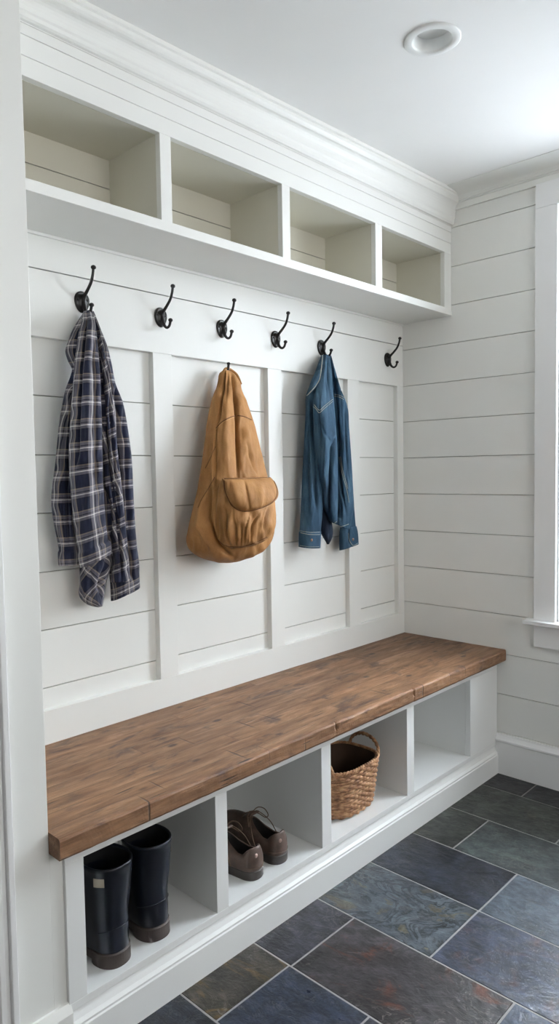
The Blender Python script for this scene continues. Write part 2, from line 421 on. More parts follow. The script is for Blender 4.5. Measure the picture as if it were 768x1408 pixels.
# baseboard right
bm = bmesh.new()
pf = [(0, 0), (-.016, 0), (-.016, .135), (-.020, .139), (-.020, .146), (-.014, .152), (-.008, .160), (-.006, .168), (0, .168)]
prism(bm, pf, YC, YF, lambda a, b, t: (a, t, b)); tag(obj('baseboard_right', bm, TRIMW), kind='structure')
# window
w = tag(empty('window_1', (0, (WY0+WY1)/2, WZ0)), kind='structure')
bm = bmesh.new()
bx(bm, -.020, .001, -.705, -.6193, .668, 2.2686); bx(bm, -.020, .001, WY1-.086, WY1, .668, 2.2686)
bx(bm, -.020, .001, WY1-.086, -.6193, 2.2686, 2.362)
obj('window_casing', bm, TRIMW, w, bevel=.0015)
obj('window_sill', box(-.055, .02, WY1-.115, -.588, .6545, .670), TRIMW, w, bevel=.002)
obj('window_apron', box(-.018, .001, WY1-.086, -.6193, .5613, .6545), TRIMW, w, bevel=.002)
bm = bmesh.new()                                                # jamb lining
for a in ((0, .15, -.71, -.70, .67, 2.27), (0, .15, WY1-.005, WY1+.005, .67, 2.27), (0, .15, WY1, -.70, 2.262, 2.274), (0, .15, WY1, -.70, .664, .676)): bx(bm, *a)
obj('window_frame', bm, TRIMW, w)
for z0, z1, xx in ((.676, 1.49, .045), (1.45, 2.262, .075)):
    bm = bmesh.new(); y0, y1 = -.71, WY1+.005; s = .035
    bx(bm, xx, xx+.03, y0-s, y0, z0, z1); bx(bm, xx, xx+.03, y1, y1+s, z0, z1); bx(bm, xx, xx+.03, y1+s, y0-s, z0, z0+s); bx(bm, xx, xx+.03, y1+s, y0-s, z1-s, z1)
    sash = obj('window_sash', bm, TRIMW, w, bevel=.001)
    G = N('clear_glass'); G.set(Roughness=0.0, IOR=1.01); G.b.inputs['Transmission Weight'].default_value = 1; G.col((1, 1, 1, 1))
    obj('pane', box(xx+.013, xx+.016, y1+s, y0-s, z0+s, z1-s), G.m, sash)

# ------------------------------------------------------------------ crown mouldings
def crown(prof, a, b, mode, name):
    bm = bmesh.new(); Np = 12
    P = []
    for i in range(Np+1):
        t = a+(b-a)*i/Np
        if mode == 'y': R = [(t, p, q+(ceil_z(t)-2.38)*s) for p, q, s in prof]
        else: R = [(p, t, q) for p, q, s in prof]
        P.append(R)
    rings(bm, P); return tag(obj(name, bm, PAINT), kind='structure')
cr = [(YS+.01, 2.30, 0), (YS-.011, 2.302, 0), (YS-.016, 2.306, .1), (YS-.017, 2.314, .2), (YS-.020, 2.318, .3)]
for k in range(7):
    t = k/6; cr.append((YS-.020-.022*(1-math.cos(t*PI/2)), 2.320+.030*math.sin(t*PI/2), .4+.4*t))
cr += [(YS-.046, 2.352, .9), (YS-.050, 2.357, .95), (YS-.050, 2.366, 1), (YS-.055, 2.369, 1), (YS-.055, 2.40, 1), (YS+.01, 2.40, 1)]
crown(cr, XL-.1, -.002, 'y', 'trim_2')
zc = ceil_z(-.1)
cr = [(0, 2.360, 0), (-.012, 2.360, 0), (-.012, 2.384, 0), (-.017, 2.386, 0), (-.017, 2.390, 0), (-.023, 2.392, 0), (-.025, 2.398, 0)]
for k in range(7):
    t = k/6; cr.append((-.028-.082*(1-math.cos(t*PI/2)), 2.400+(zc-.004-2.400)*math.sin(t*PI/2), 0))
cr += [(-.128, zc-.003, 0), (-.130, zc+.03, 0), (0, zc+.03, 0)]
crown(cr, YS+.01, YF, 'x', 'trim_3')

# ------------------------------------------------------------------ wall end (post) left of the bench, door casing, other walls
bm = bmesh.new()
bx(bm, XF-.15, XL, YP, .12, 0, 2.55)
bx(bm, XL-.001, -1.990, YP, YP+.05, .0, BB-.002)
tag(obj('wall_left', bm, PAINT, bevel=.0015), kind='structure')
bm = bmesh.new()
pf = [(0, 0), (-.016, 0), (-.016, .118), (-.012, .126), (-.006, .137), (0, .137)]
prism(bm, pf, -2.105, -1.986, lambda a, b, t: (t, YP+a, b)); tag(obj('baseboard_left', bm, PAINT), kind='structure')
bm = bmesh.new()
for a, b, d in ((-2.1190, -2.1055, .022), (-2.1300, -2.1190, .012), (-2.142, -2.130, .018), (-2.215, -2.142, .014), (-2.225, -2.215, .020)):
    bx(bm, a, b, YP-d, YP+.001, 0, 2.15)
tag(obj('trim_4', bm, TRIMW, bevel=.002), kind='structure')
bm = bmesh.new()
bx(bm, XF-.15, XF, YF-.15, .1, 0, 2.6); ROOMP = paint('greige_low_bounce_paint', (.36, .35, .33, 1), .6)  # unseen walls toned down to cut bounce light
tag(obj('wall_far_left', bm, ROOMP), kind='structure')
# unseen front wall; its window opening is added to let in fill light
O1, O2 = (-2.7, -.35), (1.15, 2.3)
bm = bmesh.new()
bx(bm, XF-.15, O1[0], YF-.15, YF, 0, 2.6); bx(bm, O1[1], .15, YF-.15, YF, 0, 2.6); bx(bm, O1[0], O1[1], YF-.15, YF, O2[1], 2.6)
bx(bm, O1[0], O1[1], YF-.15, YF, 0, O2[0])
tag(obj('wall_front', bm, ROOMP), kind='structure')
bm = bmesh.new()
xm = (O1[0]+O1[1])/2
for x in (O1[0]+.03, xm, O1[1]-.03): bx(bm, x-.03, x+.03, YF-.08, YF-.03, O2[0], O2[1])
bx(bm, O1[0], O1[1], YF-.08, YF-.03, O2[0], O2[0]+.06); bx(bm, O1[0], O1[1], YF-.08, YF-.03, O2[1]-.06, O2[1])
tag(obj('fill_window', bm, TRIMW), kind='structure')  # frame of the added fill opening

# ------------------------------------------------------------------ bench top
bt = tag(empty('wooden_bench', (-1.01, -.25, BB)), 'thick reclaimed brown wood bench top laid over the white cubby base', 'bench')
bm = bmesh.new(); NX = 260
prof = []
yb, y0 = YB, -.001
for y, z in [(y0, BB), (y0, BT)]: prof.append((y, z))
for k in range(1, 14): prof.append((y0+(yb+.006-y0)*k/13, BT))
prof += [(yb+.002, BT-.0015), (yb, BT-.006), (yb, BT-.018), (yb, BT-.030), (yb, BB+.006), (yb+.003, BB)]
for k in range(1, 3): prof.append((yb+(y0-yb)*k/3, BB))
R = []
xl, xr = XL, -.0015
for i in range(NX+1):
    x = xl+(xr-xl)*i/NX; r = []
    for y, z in prof:
        front = y < yb+.008
        k = noise.noise(Vector((x*9, z*30, y*3)))*.0022+noise.noise(Vector((x*45, z*80, 4)))*.0011 if front else 0
        kz = noise.noise(Vector((x*6, y*22, 2)))*.0008 if z > BT-.002 else 0
        if front and z > BT-.01: kz -= max(0, noise.noise(Vector((x*14, 7.7, 1))))*.003
        # two notches in the front arris
        for xn, ww, dd in ((-.694, .006, .010), (-1.118, .008, .006)):
            if front and abs(x-xn) < ww: k += dd*(1-abs(x-xn)/ww)*(1 if z > BT-.028 else .2)
        r.append((x, y+k, z+kz))
    R.append(r)
rings(bm, R); slab = obj('slab', bm, WOOD, bt)
slab.data.polygons.foreach_set('use_smooth', [False]*len(slab.data.polygons))

# ------------------------------------------------------------------ bench cabinet
cab = tag(empty('bench_cabinet', (-1.0, YC, 0)), 'long white painted cubby base under the wooden bench top', 'cabinet')
XC = -1.990; ZB, ZT = .1326, .4432
div = [(XC, -1.9453), (-1.5659, -1.5255), (-1.1425, -1.0988), (-.6804, -.6362), (-.23, -.002)]
for i, (a, b) in enumerate(div):
    bm = bmesh.new()
    if i in (0, 4): bx(bm, a, b, YC, YC+.022, ZB, ZT)
    else: bx(bm, a, b, YC, -.004, ZB, ZT)
    if i == 4: bx(bm, a-.0, a+.018, YC+.0225, -.004, ZB, ZT)
    if i == 0: bx(bm, b-.018, b, YC+.0225, -.004, ZB, ZT)
    obj('stile' if i in (0, 4) else 'divider', bm, CABP, cab, bevel=.001)
obj('top_rail', box(XC, -.002, YC, YC+.022, ZT, BB-.0005), CABP, cab, bevel=.001)
obj('top_panel', box(XC, -.002, YC+.0225, -.004, ZT+.004, BB-.0005), CABP, cab)
obj('bottom_shelf', box(XC, -.002, YC, -.004, ZB-.018, ZB), CABP, cab, bevel=.001)
obj('back_panel', box(XC, -.002, -.0035, -.001, .02, BB-.001), CABP, cab)
bm = bmesh.new()
pf = [(0, 0), (-.018, 0), (-.018, .0775), (-.0155, .081), (-.0155, .086), (-.009, .093), (-.004, .104), (0, .1146), (.012, .1146), (.012, 0)]
prism(bm, pf, XC, -.002, lambda a, b, t: (t, YC+a+.006, b)); obj('plinth', bm, CABP, cab)

# ------------------------------------------------------------------ upper cubby unit
sh = tag(empty('wall_cubby_shelf', (-1.0, YS, 1.9267)), 'long white wall shelf with four open cubbies above the coat hooks', 'shelf')
ZS0, ZS1, ZS2 = 1.9267, 1.954, 2.1829
ud = [(XL-.02, -1.9152), (-1.5291, -1.4921), (-1.0517, -1.0147), (-.5483, -.5066), (-.0559, -.001)]
for i, (a, b) in enumerate(ud):
    bm = bmesh.new()
    bx(bm, a, b, YS, YS+.02, ZS1, ZS2)
    o = obj('stile', bm, PAINT, sh, bevel=.001)
    aa, bb = (a, b) if 0 < i < 4 else ((b-.03, b-.002) if i == 0 else (a+.001, b))
    obj('divider', box(aa+.0006, bb-.0006, YS+.0205, -.001, ZS1, ZS2), BOXSHADE, sh)
obj('bottom_board', box(XL-.02, -.001, YS-.002, -.001, ZS0, ZS1), PAINT, sh, bevel=.0012)
obj('top_board', box(XL-.02, -.001, YS+.0205, -.001, ZS2, ZS2+.02), BOXSHADE, sh)
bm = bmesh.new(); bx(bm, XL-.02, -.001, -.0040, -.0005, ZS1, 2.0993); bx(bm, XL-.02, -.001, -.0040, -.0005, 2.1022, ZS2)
obj('back_panel', bm, BOXSHADE, sh)
bm = bmesh.new()
bx(bm, XL-.02, -.001, YS, YS+.02, ZS2, 2.2275); bx(bm, XL-.02, -.001, YS-.0008, YS+.02, 2.2283, 2.2735)
bx(bm, XL-.02, -.001, YS-.0018, YS+.02, 2.2743, 2.2985); bx(bm, XL-.02, -.001, YS-.003, YS+.02, 2.2993, 2.345)
obj('fascia', bm, PAINT, sh, bevel=.001)

# ------------------------------------------------------------------ recessed ceiling light
_p = at(594, 54, 2, 2.3996); LX, LY = _p.x, _p.y; lz = ceil_z(LX)
lt = tag(empty('recessed_light', (LX, LY, lz)), 'round white recessed downlight in the ceiling', 'ceiling light'); lt.rotation_euler = (0, -.0225, 0)
def lathe(prof, n=64):
    bm = bmesh.new(); rings(bm, [[(r*math.cos(2*PI*j/n), r*math.sin(2*PI*j/n), z) for j in range(n)] for r, z in prof], False, False); return bm
obj('trim_ring', lathe([(.074, .0), (.074, -.0025), (.071, -.0045), (.054, -.005), (.051, -.003), (.050, .0)]), LENS, lt, smooth=True, local=True)
obj('baffle', lathe([(.050, .0), (.047, .014), (.044, .026)]), LENS, lt, smooth=True, local=True)
bm = lathe([(.044, .026), (.001, .025)]); obj('lens', bm, LENS, lt, local=True)
# pocket in the ceiling for it
me = ceiling.data; bmc = bmesh.new(); bmc.from_mesh(me)
zcl = [f for f in bmc.faces if f.normal.z < -.9 and f.calc_area() > 5][0]
ov = [v for v in zcl.verts]; mi = zcl.material_index
bmc.faces.remove(zcl)
n = 64; circ = [bmc.verts.new((LX+.0501*math.cos(2*PI*j/n), LY+.0501*math.sin(2*PI*j/n), ceil_z(LX+.0501*math.cos(2*PI*j/n)))) for j in range(n)]
edges = [bmc.edges.new((circ[j], circ[(j+1) % n])) for j in range(n)]
oe = []
for j in range(4):
    e = bmc.edges.get((ov[j], ov[(j+1) % 4])) or bmc.edges.new((ov[j], ov[(j+1) % 4])); oe.append(e)
bmesh.ops.triangle_fill(bmc, use_beauty=True, edges=edges+oe)
for f in list(bmc.faces):                                         # drop any fill inside the hole
    c = f.calc_center_median()
    if (c.x-LX)**2+(c.y-LY)**2 < .05**2 and abs(c.z-lz) < .02: bmc.faces.remove(f)
bmesh.ops.recalc_face_normals(bmc, faces=bmc.faces)
bmc.to_mesh(me); bmc.free()

# ------------------------------------------------------------------ coat hooks
def make_hook():
    t = empty('coat_hook')
    bm = bmesh.new(); R = []                                     # egg-shaped domed back plate
    n = 36
    for k, (s, d) in enumerate(((1, -.0005), (1, -.003), (.93, -.0065), (.80, -.0075), (.72, -.0060), (.62, -.0075), (.40, -.0100), (.15, -.0112))):
        r = []
        for j in range(n):
            a = 2*PI*j/n; cz = math.sin(a); cx = math.cos(a)
            w = .0235*(1+.10*cz); r.append((w*cx*s, d, (.0285*cz if cz > 0 else .0325*cz)*s-.001))
        R.append(r)
    rings(bm, R); obj('back_plate', bm, IRON, t, smooth=True, local=True)
    bm = bmesh.new()
    tube(bm, [(0, -.008, -.002), (0, -.017, .012), (0, -.034, .026), (0, -.052, .043), (0, -.062, .062), (0, -.066, .078)], [.0062, .0052, .0045, .0042, .0040, .0042], 14)
    ball(bm, (0, -.0665, .081), .0075, (1, 1, .85)); obj('upper_prong', bm, IRON, t, smooth=True, local=True)
    bm = bmesh.new()
    tube(bm, [(0, -.007, .004), (0, -.012, -.012), (0, -.020, -.030), (0, -.033, -.039), (0, -.045, -.035), (0, -.051, -.022)], [.0062, .0062, .0050, .0042, .0040, .0042], 14)
    ball(bm, (0, -.0515, -.019), .0072, (1, 1, .85)); obj('lower_prong', bm, IRON, t, smooth=True, local=True)
    for sx in (-1, 1):
        bm = bmesh.new(); ball(bm, (sx*.0145, -.0075, .002), .0042, (1, .6, 1), 10)
        obj('screw', bm, IRON, t, smooth=True, local=True)
    return t
hx = [-1.6302, -1.3547, -1.0991, -.8354, -.5749, -.1233]
hz = [1.7645, 1.7625, 1.762, 1.760, 1.760, 1.760]
hl = ['black iron coat hook on the white rail, holding the plaid shirt', 'bare black coat hook just right of the plaid shirt',
      'bare black coat hook directly above the tan bag', 'bare black coat hook just left of the denim jacket hook',
      'black iron coat hook on the white rail, holding the denim jacket', 'bare black coat hook at the far right, nearest the corner']
h0 = make_hook()
for i in range(6):
    if i == 0: t = h0
    else:
        t = h0.copy(); COL.objects.link(t)
        for ch in [c for c in COL.objects if c.parent == h0]:
            c = ch.copy(); COL.objects.link(c); c.parent = t
    t.location = (hx[i], 0, hz[i]); tag(t, hl[i], 'coat hook', 'black coat hooks on the rail')
sp = at(314, 500, 1, -.036)
small = tag(empty('small_hook', (sp.x, 0, 1.64)), 'small black peg hook low on the rail, holding the tan bag', 'hook')
bm = bmesh.new(); tube(bm, [(sp.x+.016, 0, 1.612), (sp.x+.016, -.006, 1.612)], .009, 16); obj('back_plate', bm, IRON, small, smooth=True)
bm = bmesh.new()
tube(bm, [(sp.x+.016, -.004, 1.612), (sp.x+.010, -.014, 1.606), (sp.x+.002, -.026, 1.606), (sp.x-.001, -.034, sp.z-.024), (sp.x, -.036, sp.z-.004)], [.0035, .0035, .0042, .0042, .0042], 12)
ball(bm, (sp.x, -.036, sp.z), .0062, (1, 1, .85)); obj('prong', bm, IRON, small, smooth=True)

# ------------------------------------------------------------------ cloth lofts
def Zm(sc, ox, oy, rows):
    return [(r[0]/sc+oy, r[1]/sc+ox, r[2]/sc+ox)+tuple(r[3:]) for r in rows]
def Zc(sc, ox, oy, L):
    """creases: list of (depth_m, width_zoompx, [(v,u),...])"""
    k = 1.45 if ox < 300 else 1.3
    return [(d*k, w/sc, [(v/sc+oy, u/sc+ox) for v, u in P]) for d, w, P in L]
BV = {}
def cloth(name, rows, mat, parent, creases=(), n=110, step=1.6, skew=0, uvrot=0, uvo=(0, 0), pw=2.3, noise_amp=.0032, seed=0, open_bottom=True, fadeb=1, nfreq=9, thin=None):
    """rows (v, left, right, depth, back y) outline of the hanging piece; a closed solid whose outline follows them"""
    v0, v1 = rows[0][0], rows[-1][0]; m = max(6, int((v1-v0)/step)); R = []; info = []
    for i in range(m+1):
        v = v0+(v1-v0)*i/m; uL, uR, D, yb = interp(rows, v)
        b = max(D, .006)/2; yc = yb-b
        c = at((uL+uR)/2, v, 1, yc); xc, z, a = c.x, c.z, .03
        for it in range(8):
            us = [pj((xc+a*math.cos(t), yc+b*math.sin(t), z)) for t in [2*PI*q/24 for q in range(24)]]
            p = min(q[0] for q in us); q_ = max(q[0] for q in us)
            sc = (pj((xc+.01, yc, z))[0]-pj((xc-.01, yc, z))[0])/.02
            a = max(.004, a+((uR-uL)-(q_-p))/(2*sc)); xc += ((uR+uL)-(p+q_))/(2*sc)
            if a <= .0041: b = max(.004, b*.85); yc = yb-b
            cv = pj((xc, yc, z))[1]; z += (cv-v)/(F/((Vector((xc, yc, z))-C0).dot(FW)))
        info.append((v, xc, yc, a, b, z))
    cmax = max(2*PI*math.sqrt((q[3]**2+q[4]**2)/2) for q in info)
    zt = info[0][5]
    for i, (v, xc, yc, a, b, z) in enumerate(info):
        r = []; uL, uR = interp(rows, v)[:2]; tv = i/m
        pxm = F/((Vector((xc, yc, z))-C0).dot(FW))
        for j in range(n):
            t = 2*PI*j/n; ct, s_ = math.cos(t), math.sin(t)
            e = 2/pw
            dx = a*math.copysign(abs(ct)**e, ct); dy = b*math.copysign(abs(s_)**e, s_)
            # keep the superellipse inside the ellipse's silhouette
            k = 1/max(1e-6, (abs(ct)**(pw*0+2)+abs(s_)**2)**.5)
            dx, dy = a*ct*(1+(.06*math.sin(2*t)**2)), b*s_*(1+(.06*math.sin(2*t)**2))
            P = Vector((xc+dx, yc+dy, z))
            nr = Vector((ct/a, s_/b, 0)).normalized(); vd = (C0-P); vd.z = 0; vd.normalize()
            fr = nr.dot(vd); wgt = max(0, min(1, (fr-.08)/.35))
            u = pj(P)[0]; disp = 0
            for d, w, L in creases:
                if v < L[0][0]-6 or v > L[-1][0]+6: continue
                fade = min(1, (v-L[0][0]+6)/26, (L[-1][0]+6-v)/26)
                du = (u-lin(v, L))/w
                if abs(du) < 3: disp += d*math.exp(-du*du)*max(0, fade)
            disp += noise_amp*noise.noise(Vector((u*.11+seed, v*(.024 if 10 < seed < 20 else .11/nfreq*4), seed*3.1)))*1.6
            disp += noise_amp*(.35 if seed > 20 else .9)*noise.noise(Vector((u*.30+seed, v*.06, seed*1.7+5)))
            dirn = Vector((xc-P.x, yc-P.y, 0)); L_ = dirn.length
            if L_ > 1e-5: P += dirn/L_*min(disp*wgt, L_*.85)
            if skew: P.z -= skew*((u-uL)/max(1, uR-uL)-.5)/pxm*(tv**2 if fadeb else 1)
            if P.y > -.003: P.y = -.003
            r.append(P)
        R.append(r)
    rot = uvrot; cr_, sr_ = math.cos(rot), math.sin(rot)
    def uvf(i, j):
        i = min(i, m); a_ = j/n*cmax; b_ = info[i][5]-zt
        return (a_*cr_-b_*sr_+uvo[0], a_*sr_+b_*cr_+uvo[1])
    bm = bmesh.new()
    if open_bottom:
        last = R[-1]; c = sum(last, Vector())/n
        for s, dz in ((.93, .0), (.88, .010), (.80, .03)):
            R.append([c+(p-c)*s+Vector((0, 0, dz)) for p in last])
        uv2 = lambda i, j: uvf(min(i, m), j)
        rings(bm, R, uvs=uv2)
    else:
        rings(bm, R, uvs=uvf)
    BV[name] = BVHTree.FromBMesh(bm)
    return obj(name, bm, mat, parent, smooth=True)
def on(names, u, v, lift=.001):
    d = ray(u, v).normalized(); best = None
    for nm in names:
        h = BV[nm].ray_cast(C0, d)
        if h[0] and (best is None or h[3] < best[1]): best = (h[0], h[3])
    return best[0]-d*lift if best else None
def stitch(name, surf, pts, mat, parent, r=.0009, dense=10, lift=.0006):
    P = []
    Q = smooth_path([(u, v, 0) for u, v in pts], dense)
    for q in Q:
        p = on(surf, q.x, q.y, lift)
        if p: P.append(p)
    if len(P) > 2:
        bm = bmesh.new(); tube(bm, P, r, 6, k=1); return obj(name, bm, mat, parent, smooth=True)
A = lambda sc, ox, oy, pts: [(u/sc+ox, v/sc+oy) for u, v in pts]

# ---- plaid shirt
Zs = (2.709, 40, 340)
shirt = tag(empty('plaid_shirt', (-1.63, -.05, .98)), 'navy and grey plaid flannel shirt hanging from the leftmost black hook', 'shirt')
cloth('shirt_side', Zm(*Zs, [(238, 205, 232, .03, -.012), (300, 168, 240, .05, -.012), (345, 150, 245, .05, -.012), (390, 137, 250, .06, -.012), (425, 146, 255, .06, -.012), (455, 160, 255, .05, -.012), (480, 156, 255, .05, -.012), (540, 135, 255, .06, -.012), (660, 113, 250, .06, -.012), (800, 99, 235, .06, -.012), (930, 84, 215, .06, -.012), (1010, 91, 205, .06, -.012), (1090, 106, 200, .055, -.012), (1125, 112, 198, .05, -.012), (1135, 109, 198, .055, -.012), (1182, 111, 196, .055, -.012)]),
      PLAID, shirt, Zc(*Zs, [(.012, 8, [(430, 158), (600, 150), (900, 135), (1100, 150)]), (.008, 6, [(560, 135), (800, 122), (1000, 118), (1100, 132)]), (.010, 9, [(950, 165), (1080, 178)]), (.006, 5, [(1122, 100), (1130, 190)])]), uvo=(.01, .02), seed=1)
cloth('shirt_back', Zm(*Zs, [(240, 215, 240, .03, -.014), (300, 215, 262, .06, -.014), (370, 215, 288, .08, -.014), (440, 218, 305, .09, -.014), (510, 220, 319, .09, -.014), (580, 222, 345, .10, -.014), (680, 230, 364, .10, -.014), (800, 240, 379, .10, -.014), (950, 252, 386, .10, -.014), (1060, 262, 393, .09, -.014), (1130, 285, 399, .08, -.014), (1200, 300, 408, .07, -.014), (1240, 304, 409, .06, -.014), (1292, 306, 411, .06, -.014)]),
      PLAID, shirt, Zc(*Zs, [(.014, 7, [(520, 330), (700, 335), (900, 350), (1100, 372), (1240, 385)]), (.010, 6, [(300, 250), (450, 288), (560, 310)]), (.008, 6, [(600, 355), (900, 368), (1100, 384)]), (.012, 9, [(1050, 300), (1200, 330)])]), uvo=(.05, .05), skew=-14, seed=2)
cloth('shirt_tail', Zm(*Zs, [(1080, 184, 300, .05, -.02), (1150, 186, 302, .055, -.02), (1200, 189, 300, .055, -.02), (1245, 190, 288, .055, -.02), (1290, 187, 279, .05, -.02), (1318, 205, 276, .045, -.02), (1336, 232, 272, .04, -.02)]),
      PLAID, shirt, Zc(*Zs, [(.012, 9, [(1180, 285), (1260, 262), (1300, 275)]), (.006, 8, [(1180, 225), (1300, 232)])]), uvrot=.75, seed=3)
cloth('shirt_fold', Zm(*Zs, [(330, 246, 262, .03, -.075), (420, 252, 286, .04, -.072), (520, 258, 303, .05, -.07), (640, 262, 318, .05, -.07), (760, 266, 328, .055, -.07), (880, 272, 342, .055, -.065), (1000, 290, 354, .055, -.06), (1080, 300, 362, .055, -.055), (1160, 312, 369, .05, -.05), (1244, 305, 374, .045, -.045)]),
      PLAID, shirt, Zc(*Zs, [(.012, 6, [(420, 262), (700, 285), (900, 310), (1100, 338), (1230, 345)]), (.007, 5, [(560, 300), (800, 318), (1000, 335)])]), uvrot=-.28, uvo=(.02, .03), seed=4)
slv = cloth('shirt_sleeve', Zm(*Zs, [(240, 203, 238, .03, -.015), (270, 197, 243, .045, -.045), (320, 186, 249, .055, -.06), (420, 172, 258, .065, -.07), (520, 165, 263, .07, -.072), (640, 155, 268, .075, -.074), (780, 150, 271, .075, -.074), (900, 157, 274, .075, -.07), (1000, 166, 280, .07, -.066), (1080, 179, 287, .07, -.062), (1112, 184, 292, .065, -.06), (1122, 182, 302, .07, -.06), (1168, 190, 303, .065, -.058)]),
      PLAID, shirt, Zc(*Zs, [(.010, 7, [(236, 216), (420, 196), (640, 182), (800, 176)]), (-.006, 12, [(300, 222), (700, 215), (1000, 225)]), (.006, 6, [(350, 240), (600, 250), (900, 252)]), (.006, 5, [(1114, 170), (1118, 310)])]), uvo=(.034, .0), skew=-42/2.709*1.0, seed=5)

# ---- denim jacket
Zj = (3.911, 390, 420)
jac = tag(empty('denim_jacket', (-.575, -.05, 1.1)), 'blue denim jacket hanging by its collar near the corner', 'jacket')
cloth('left_sleeve', Zm(*Zj, [(268, 203, 245, .03, -.012), (300, 190, 248, .04, -.012), (350, 172, 250, .05, -.012), (420, 150, 255, .06, -.012), (487, 122, 262, .07, -.012), (600, 119, 262, .075, -.012), (850, 106, 240, .075, -.012), (1000, 98, 215, .07, -.012), (1150, 91, 202, .07, -.012), (1222, 86, 194, .06, -.012)]),
      DENIM, jac, Zc(*Zj, [(.012, 10, [(500, 150), (700, 150), (900, 165), (1100, 175)]), (.006, 12, [(600, 130), (900, 125), (1150, 130)])]), seed=11)
cloth('left_cuff', Zm(*Zj, [(1214, 84, 196, .066, -.010), (1222, 83, 197, .068, -.010), (1300, 82, 193, .066, -.010)]), DENIM, jac, seed=12, noise_amp=.0006, skew=3)
cloth('lining', Zm(*Zj, [(1050, 195, 250, .03, -.03), (1150, 192, 255, .03, -.03), (1220, 200, 262, .03, -.03), (1250, 214, 258, .025, -.03), (1284, 232, 242, .02, -.03)]), DENIMDK, jac, seed=13, open_bottom=False)
cloth('right_sleeve', Zm(*Zj, [(860, 325, 364, 0.024, -.014), (1000, 330, 372, 0.027, -.014), (1100, 335, 378, 0.027, -.014), (1180, 325, 384, 0.030, -.014), (1215, 315, 389, 0.030, -.014)]), DENIM, jac, seed=14)
cloth('right_cuff', Zm(*Zj, [(1190, 305, 388, 0.043, -.010), (1215, 300, 394, 0.044, -.010), (1255, 299, 398, 0.046, -.010), (1300, 300, 400, 0.044, -.010)]), DENIM, jac, Zc(*Zj, [(.016, 7, [(1180, 348), (1260, 345), (1300, 362)])]), seed=15, noise_amp=.0006, skew=-6)
cloth('jacket_back', Zm(*Zj, [(268, 238, 254, 0.019, -.015), (300, 240, 262, 0.031, -.025), (350, 244, 276, 0.037, -.03), (450, 255, 306, 0.050, -.03), (550, 262, 341, 0.056, -.03), (650, 268, 348, 0.059, -.03), (800, 276, 359, 0.062, -.03), (950, 278, 368, 0.062, -.03), (1080, 278, 371, 0.062, -.03), (1130, 276, 362, 0.062, -.03), (1165, 270, 353, 0.062, -.03), (1185, 268, 350, 0.062, -.03)]),
      DENIM, jac, Zc(*Zj, [(.012, 6, [(560, 285), (700, 292), (900, 296), (1100, 330)]), (.008, 6, [(300, 255), (450, 272), (560, 285)]), (.007, 7, [(560, 330), (760, 335), (950, 352)]), (-.004, 9, [(700, 315), (1185, 322)])]), seed=16, skew=10)
cloth('jacket_front', Zm(*Zj, [(268, 206, 246, 0.020, -.015), (300, 200, 250, 0.033, -.045), (350, 193, 255, 0.040, -.055), (450, 174, 262, 0.046, -.06), (530, 161, 268, 0.053, -.065), (650, 164, 277, 0.056, -.07), (760, 172, 284, 0.056, -.07), (900, 188, 287, 0.053, -.068), (1000, 202, 288, 0.050, -.065), (1080, 210, 287, 0.046, -.062), (1130, 228, 286, 0.040, -.06), (1168, 243, 285, 0.033, -.058)]),
      DENIM, jac, Zc(*Zj, [(.016, 9, [(690, 292), (760, 262), (850, 258), (1000, 238), (1120, 234)]), (-.006, 12, [(560, 220), (760, 225), (950, 215)]), (.007, 7, [(640, 195), (700, 225), (730, 250)]), (.006, 7, [(270, 232), (400, 236), (500, 250)]), (.006, 6, [(560, 186), (640, 190), (800, 200)])]), seed=17, skew=6)
cloth('collar', Zm(*Zj, [(268, 200, 214, .03, -.02), (300, 190, 212, .03, -.045), (350, 172, 206, .03, -.05), (400, 150, 194, .03, -.05), (440, 134, 172, .028, -.048), (470, 123, 145, .024, -.045), (487, 119, 127, .02, -.042)]), DENIM, jac, seed=18, noise_amp=.0005, open_bottom=False)
JS = ['jacket_front', 'jacket_back', 'left_sleeve', 'left_cuff', 'right_cuff', 'right_sleeve', 'collar']
def js(pts, r=.0011): stitch('topstitch', JS, A(*Zj, pts), THREAD, jac, r)
js([(208, 268), (204, 320), (195, 380), (188, 405), (165, 440), (140, 468), (122, 486)], .0018)
js([(160, 545), (175, 560), (190, 577), (215, 556), (240, 535), (262, 516)]); js([(162, 533), (190, 563), (215, 543), (240, 523), (262, 505)])
js([(272, 478), (300, 484), (322, 495)]); js([(272, 488), (300, 494), (322, 506)])
js([(297, 815), (305, 870), (320, 930), (338, 990), (350, 1060)]); js([(304, 812), (312, 868), (327, 925), (344, 985)])
js([(90, 1222), (140, 1232), (193, 1232)]); js([(88, 1212), (140, 1220), (193, 1219)]); js([(86, 1291), (140, 1298), (190, 1297)], .0008)
js([(346, 1225), (352, 1262), (372, 1290), (398, 1278)]); js([(247, 1168), (262, 1178), (283, 1162)], .0016); js([(292, 1192), (320, 1186), (348, 1176)], .0013)
for u, v in ((372, 1258), (150, 1262)):
    p = on(JS, u/3.911+390, v/3.911+420, .001)
    if p:
        bm = bmesh.new(); ball(bm, p, .0055, (1, .5, 1)); obj('button', bm, simple('copper_button', sg(150, 110, 90), .35, .8), jac, smooth=True)

